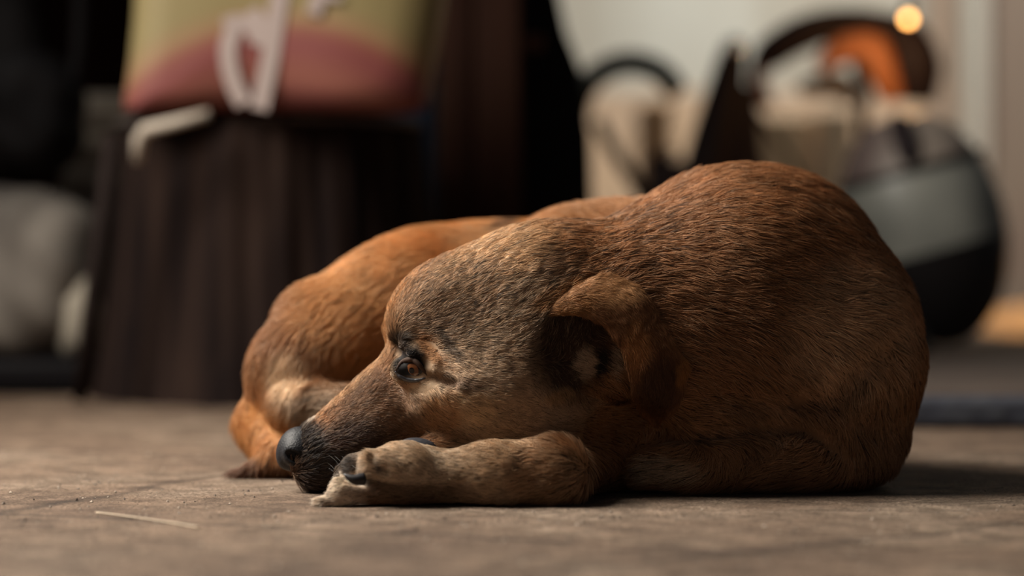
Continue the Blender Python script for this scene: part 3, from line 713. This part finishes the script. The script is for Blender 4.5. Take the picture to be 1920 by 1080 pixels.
b = nt.nodes['Principled BSDF']; at = nt.nodes.new('ShaderNodeAttribute'); at.attribute_name = 'haircol'
nt.links.new(at.outputs['Color'], b.inputs['Base Color']); b.inputs['Roughness'].default_value = .55; b.inputs['Specular IOR Level'].default_value = .25

def haircolours(root, dark=.16):
    n = len(root); c = coat(root)
    r = rng.random(n); soft = np.clip(1.25 - (root[:, 1] - .11) / .05, .3, 1)     # rump hair is more even
    c *= (1 + (.62 * rng.random(n) - .28) * soft)[:, None]
    lk = vnoise(root * np.array([.45, 1, 1.3]), 620, 31); c *= (1 + (.40 * lk - .20) * soft)[:, None]            # locks vary
    amt = np.where(r < dark, .15, 1.0) * np.where((lk < .22) & (r < (.3 + dark) * soft ** 2), .3, 1)
    c *= amt[:, None]
    pale = r > .93; c[pale] = c[pale] * .6 + np.array([.5, .36, .24]) * .4
    return np.clip(c, .004, .95)
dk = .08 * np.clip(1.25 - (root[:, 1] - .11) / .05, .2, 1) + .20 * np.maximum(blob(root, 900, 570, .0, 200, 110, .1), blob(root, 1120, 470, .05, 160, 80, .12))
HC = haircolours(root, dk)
LEN = (.0140 * (1 - f_) + .0060 * f_) * (.7 + .6 * rng.random(NH))
LEN *= 1 - .45 * blob(root, 640, 830, .03, 130, 90, .1)
LEN *= np.where(blob(root, 775, 685, 0, 52, 46, .04) > .2, .38, 1)
LIFT = .30 + .10 * f_
RAD = (.00020 * (1 - f_) + .00011 * f_) * (.8 + .4 * rng.random(NH)) * np.where(root[:, 1] > .16, 1.3, 1)
fur = fur_object('fur', root, nr, fd, LEN, LIFT, RAD, HC, fm, dog)

# ---- ear flap: a folded leather laid over the side of the neck
def ear_flap(name, rows, label=None):
    nu, nv = 22, 40
    R = [spline([np.array([*p]) for p in row], nu) for row in rows]          # (px, py, offset toward camera)
    cols = [spline([R[i][k] for i in range(len(R))], nv) for k in range(nu)]
    V = np.zeros((nv, nu, 3))
    for k in range(nu):
        for i in range(nv):
            px, py, off = cols[k][i]; h = hit(px, py); V[i, k] = (h[1], off, 0); V[i, k] = [px, py, h[1] - off]
    # even out the depth so it hangs as one sheet
    Y = V[:, :, 2]
    for _ in range(14):
        Yp = np.pad(Y, 1, mode='edge'); Ym = (Yp[:-2, 1:-1] + Yp[2:, 1:-1] + Yp[1:-1, :-2] + Yp[1:-1, 2:]) / 4; Y = Y * .4 + Ym * .6
    W = np.array([[P(V[i, k, 0], V[i, k, 1], Y[i, k]) for k in range(nu)] for i in range(nv)])
    du = np.gradient(W, axis=1); dv = np.gradient(W, axis=0); n = np.cross(du, dv); n /= np.linalg.norm(n, axis=2, keepdims=True) + 1e-9
    if n[:, :, 1].mean() > 0: n = -n
    th = np.full((nv, nu, 1), .0013); th[0] = th[-1] = .0004; th[:, 0] = th[:, -1] = .0004
    A = W + n * th; B = W - n * th
    vs_ = np.concatenate([A.reshape(-1, 3), B.reshape(-1, 3)]); m = nv * nu; fs = []
    for i in range(nv - 1):
        for k in range(nu - 1):
            q = (i * nu + k, i * nu + k + 1, (i + 1) * nu + k + 1, (i + 1) * nu + k); fs.append(q); fs.append(tuple(x + m for x in q[::-1]))
    ring = [(0, k) for k in range(nu)] + [(i, nu - 1) for i in range(1, nv)] + [(nv - 1, k) for k in range(nu - 2, -1, -1)] + [(i, 0) for i in range(nv - 2, 0, -1)]
    for (i, k), (i2, k2) in zip(ring, ring[1:] + ring[:1]): fs.append((i * nu + k, i2 * nu + k2, m + i2 * nu + k2, m + i * nu + k))
    o = mesh_obj(name, vs_, fs, skin, dog)
    cc = coat_ear(vs_); ca = o.data.color_attributes.new('coat', 'FLOAT_COLOR', 'POINT'); ca.data.foreach_set('color', np.concatenate([cc * .8, np.ones((len(cc), 1))], 1).astype(np.float32).ravel())
    return o, A, B, n
def coat_ear(p):
    c = np.tile(np.array([.20, .085, .035]), (len(p), 1))
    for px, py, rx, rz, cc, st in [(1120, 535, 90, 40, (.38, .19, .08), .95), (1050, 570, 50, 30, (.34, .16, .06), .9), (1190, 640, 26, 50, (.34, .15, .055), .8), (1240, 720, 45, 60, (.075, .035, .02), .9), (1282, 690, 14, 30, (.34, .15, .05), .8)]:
        o = P(px, py, -.03); s = S(-.03); q = ((p[:, 0] - o[0]) / (rx * s)) ** 2 + ((p[:, 2] - o[2]) / (rz * s)) ** 2
        wgt = (st * np.clip(1.4 - q, 0, 1))[:, None]; c = c * (1 - wgt) + np.array(cc) * wgt
    return c * (.85 + .3 * vnoise(p, 90, 5)[:, None])
rows = [
    [(1012, 596, -.002), (1022, 578, -.002), (1042, 560, -.002), (1068, 543, -.002)],
    [(1072, 590, .004), (1088, 562, .007), (1110, 537, .006), (1138, 516, .000)],
    [(1122, 606, .006), (1148, 582, .010), (1176, 560, .008), (1208, 548, .002)],
    [(1160, 645, .007), (1188, 628, .010), (1212, 610, .009), (1240, 604, .003)],
    [(1178, 700, .009), (1215, 685, .012), (1255, 680, .011), (1287, 680, .006)],
    [(1190, 752, .010), (1222, 745, .013), (1256, 742, .012), (1280, 735, .008)],
    [(1216, 786, .009), (1230, 788, .010), (1245, 784, .010), (1258, 776, .008)],
]
ear, EA, EB, EN = ear_flap('ear', rows)
# ear hair
ni, nk = EA.shape[:2]; ne = 30000
iu = rng.random(ne) * (ni - 1.001); ku = rng.random(ne) * (nk - 1.001)
i0 = iu.astype(int); k0 = ku.astype(int); ti = (iu - i0)[:, None]; tk = (ku - k0)[:, None]
def bil(A): return A[i0, k0] * (1 - ti) * (1 - tk) + A[i0 + 1, k0] * ti * (1 - tk) + A[i0, k0 + 1] * (1 - ti) * tk + A[i0 + 1, k0 + 1] * ti * tk
er = bil(EA); en = bil(EN); dirv = np.gradient(EA, axis=0); ed = bil(dirv); ed /= np.linalg.norm(ed, axis=1, keepdims=True) + 1e-9
ec = coat_ear(er) * (.55 + .8 * rng.random(ne))[:, None]
fur_object('fur', er, en, ed, .0062 * (.7 + .6 * rng.random(ne)), .28, .00014, np.clip(ec, .004, .9), fm, ear)
# far ear, folded back on the other side of the head
far_pts = spline([P(1010, 520, .10), P(1070, 540, .115), P(1120, 600, .12)], 12)
Vt, Ft = tube(far_pts, [.012, .02, .024, .026, .027, .027, .026, .024, .02, .016, .01, .004], 20)
mesh_obj('ear', [P0 * np.array([1, 1, 1]) for P0 in Vt], Ft, skin, dog)

# ---- eye
eye_c = P(770, 688, 0); eh = hit(800, 700)
sck = hit(766, 688)
er_ = .0105
ec_ = P(785, 690, sck[1] + er_ * .66)
eyem = bpy.data.materials.new('eye_surface'); eyem.use_nodes = True; nt = eyem.node_tree; b = nt.nodes['Principled BSDF']
tc = nt.nodes.new('ShaderNodeTexCoord'); dt = nt.nodes.new('ShaderNodeVectorMath'); dt.operation = 'DOT_PRODUCT'
nv_ = nt.nodes.new('ShaderNodeVectorMath'); nv_.operation = 'NORMALIZE'
gaze = Vector((-.02, -1, .0)); gaze = Vector(P(775, 693, 0) - P(785, 690, 0)) * 1.25 + Vector((0, -.0095, 0)); gaze.normalize()
nt.links.new(tc.outputs['Object'], nv_.inputs[0]); nt.links.new(nv_.outputs[0], dt.inputs[0]); dt.inputs[1].default_value = gaze
rp = nt.nodes.new('ShaderNodeValToRGB'); nt.links.new(dt.outputs['Value'], rp.inputs[0]); cr = rp.color_ramp
cr.elements[0].position = .0; cr.elements[0].color = (.02, .015, .014, 1); cr.elements[1].position = .995; cr.elements[1].color = (.002, .002, .002, 1)
for pos, cc in ((.87, (.012, .009, .008)), (.885, (.05, .018, .008)), (.905, (.15, .058, .024)), (.975, (.10, .034, .012)), (.982, (.002, .002, .002))):
    e = cr.elements.new(pos); e.color = (*cc, 1)
nt.links.new(rp.outputs[0], b.inputs['Base Color']); b.inputs['Roughness'].default_value = .05; b.inputs['Specular IOR Level'].default_value = .4
bm = bmesh.new(); bmesh.ops.create_uvsphere(bm, u_segments=48, v_segments=32, radius=er_)
eye = bm_obj('eye', bm, eyem, None); eye.parent = dog; eye.matrix_parent_inverse = PINV; eye.location = ec_
eye['label'] = 'amber brown eye'
# eyelids: dark rims that follow the eyeball
lidm = mat('eyelid_skin', (.035, .032, .036), .38, spec=.6)
lidu = mat('brow_skin', (.045, .024, .016), .75, spec=.2)
def on_eye(px, py, push=.0004):
    """the nearer of eyeball and face under a picture point"""
    c = ec_; h = hit(px, py)
    for y in np.arange(c[1] - er_ - .002, h[1], .0002):
        q = P(px, py, y)
        if np.linalg.norm(q - c) <= er_ + push: return q
    return P(px, py, h[1] + .0004)
up_l = spline([(741, 697), (750, 683), (763, 675), (777, 676), (791, 690), (803, 707)], 22)
lo_l = spline([(741, 696), (749, 705), (765, 712), (783, 713), (803, 707)], 22)
for nm, ln, r0 in (('upper_eyelid', up_l, .0020), ('lower_eyelid', lo_l, .0017)):
    pts = [on_eye(x, y, .0007) for x, y in ln]
    rad = [r0 * (.35 + .65 * math.sin(math.pi * min(max(i / 21, .06), .94))) for i in range(22)]
    Vt, Ft = tube(pts, rad, 12); mesh_obj(nm, Vt, Ft, lidm if nm[0] == 'l' else lidu, dog)

# ---- nose
nosem = mat('nose_leather', (.008, .008, .010),   .5, spec=.22, noise=(900, (.022, .022, .026), (1, 1, 1), 2, .0006))
nf_lo = np.array(P(500, 930, -.0)) ; nV = .0007
nlo = P(495, 915, .015) - .002; nhi = P(600, 770, .075) + .002; nlo, nhi = np.minimum(nlo, nhi), np.maximum(nlo, nhi)
nd = np.ceil((nhi - nlo) / nV).astype(int); nx = [nlo[i] + nV * np.arange(nd[i]) for i in range(3)]
X, Y, Z = nx[0][:, None, None], nx[1][None, :, None], nx[2][None, None, :]
def e_(C, r, an=0):
    c = P(*C); R = np.array(r) * S(C[2]); x, y, z = X - c[0], Y - c[1], Z - c[2]; ca, sa = math.cos(an), math.sin(an); x, z = x * ca + z * sa, -x * sa + z * ca
    k0 = np.sqrt((x / R[0]) ** 2 + (y / R[1]) ** 2 + (z / R[2]) ** 2); k1 = np.sqrt((x / R[0] ** 2) ** 2 + (y / R[1] ** 2) ** 2 + (z / R[2] ** 2) ** 2) + 1e-9
    return k0 * (k0 - 1) / k1
nfld = e_((547, 843, .044), (28, 35, 40), -.34)
nfld = smin(nfld, e_((568, 826, .044), (26, 31, 19), .7), .010)
nfld = smin(nfld, e_((568, 884, .044), (20, 12, 22), .4), .005)
for yy in (.031, .057):
    nfld = smin(nfld, e_((556, 850, yy), (26, 18, 26), .4), .004)
    nfld = -smin(-nfld, e_((553, 858, yy - .0055 if yy < .04 else yy + .0055), (20, 12, 9), -.5), .002)
g2 = openvdb.FloatGrid(); g2.background = .2; g2.copyFromArray(nfld.astype(np.float32)); nvv, nqq = g2.convertToQuads(0.0)
nvv = smooth_mesh(nvv * nV + nlo, nqq.astype(int), 2)
nose = mesh_obj('nose', nvv.tolist(), nqq.tolist(), nosem, dog); nose['label'] = 'black leathery nose'
# mouth line
lipm = mat('lip_skin', (.030, .028, .032), .5, spec=.4)
# dark pad of the far forepaw under the cheek
bm = bmesh.new(); bmesh.ops.create_uvsphere(bm, u_segments=32, v_segments=20, radius=1)
c = P(784, 838, -.036); bmesh.ops.transform(bm, matrix=Matrix.Translation(c) @ Matrix.Rotation(.12, 4, 'Y') @ Matrix.Diagonal((.0130, .012, .0062, 1)), verts=bm.verts)
pad = bm_obj('paw_pad', bm, mat('pad_leather', (.014, .014, .018), .65, spec=.2, noise=(500, (.026, .026, .032), (1, 1, 1), 3, .0004)), dog); pad['label'] = 'dark grey paw pad under the cheek'
# claws of the near paw
clawm = mat('claw_horn', (.010, .008, .010), .5, spec=.4)
for pts, r in (([(682, 898, -.0765), (664, 899, -.0795), (644, 889, -.0790)], .0042), ([(622, 941, -.060), (606, 943, -.062), (597, 948, -.061)], .0022)):
    pp = spline([P(*q) for q in pts], 9); Vt, Ft = tube(pp, [r * (1 - (i / 8.2) ** 2 * .92) for i in range(9)], 14); mesh_obj('claw', Vt, Ft, clawm, dog)
# whiskers
wm = mat('whisker_hair', (.05, .045, .04), .4)
for i in range(9):
    px, py = 610 + 14 * (i % 4) + random.random() * 8, 850 + 12 * (i // 4) + random.random() * 6
    q = hit(px, py); d = np.array([.35 + .3 * random.random(), -.5, -.25 + .1 * i / 9]); d /= np.linalg.norm(d)
    pp = [q + d * t * .022 + np.array([0, 0, -.006 * t * t]) for t in np.linspace(0, 1, 7)]
    Vt, Ft = tube(pp, [.00012 * (1 - .85 * t) for t in np.linspace(0, 1, 7)], 5); mesh_obj('whisker', Vt, Ft, wm, dog)
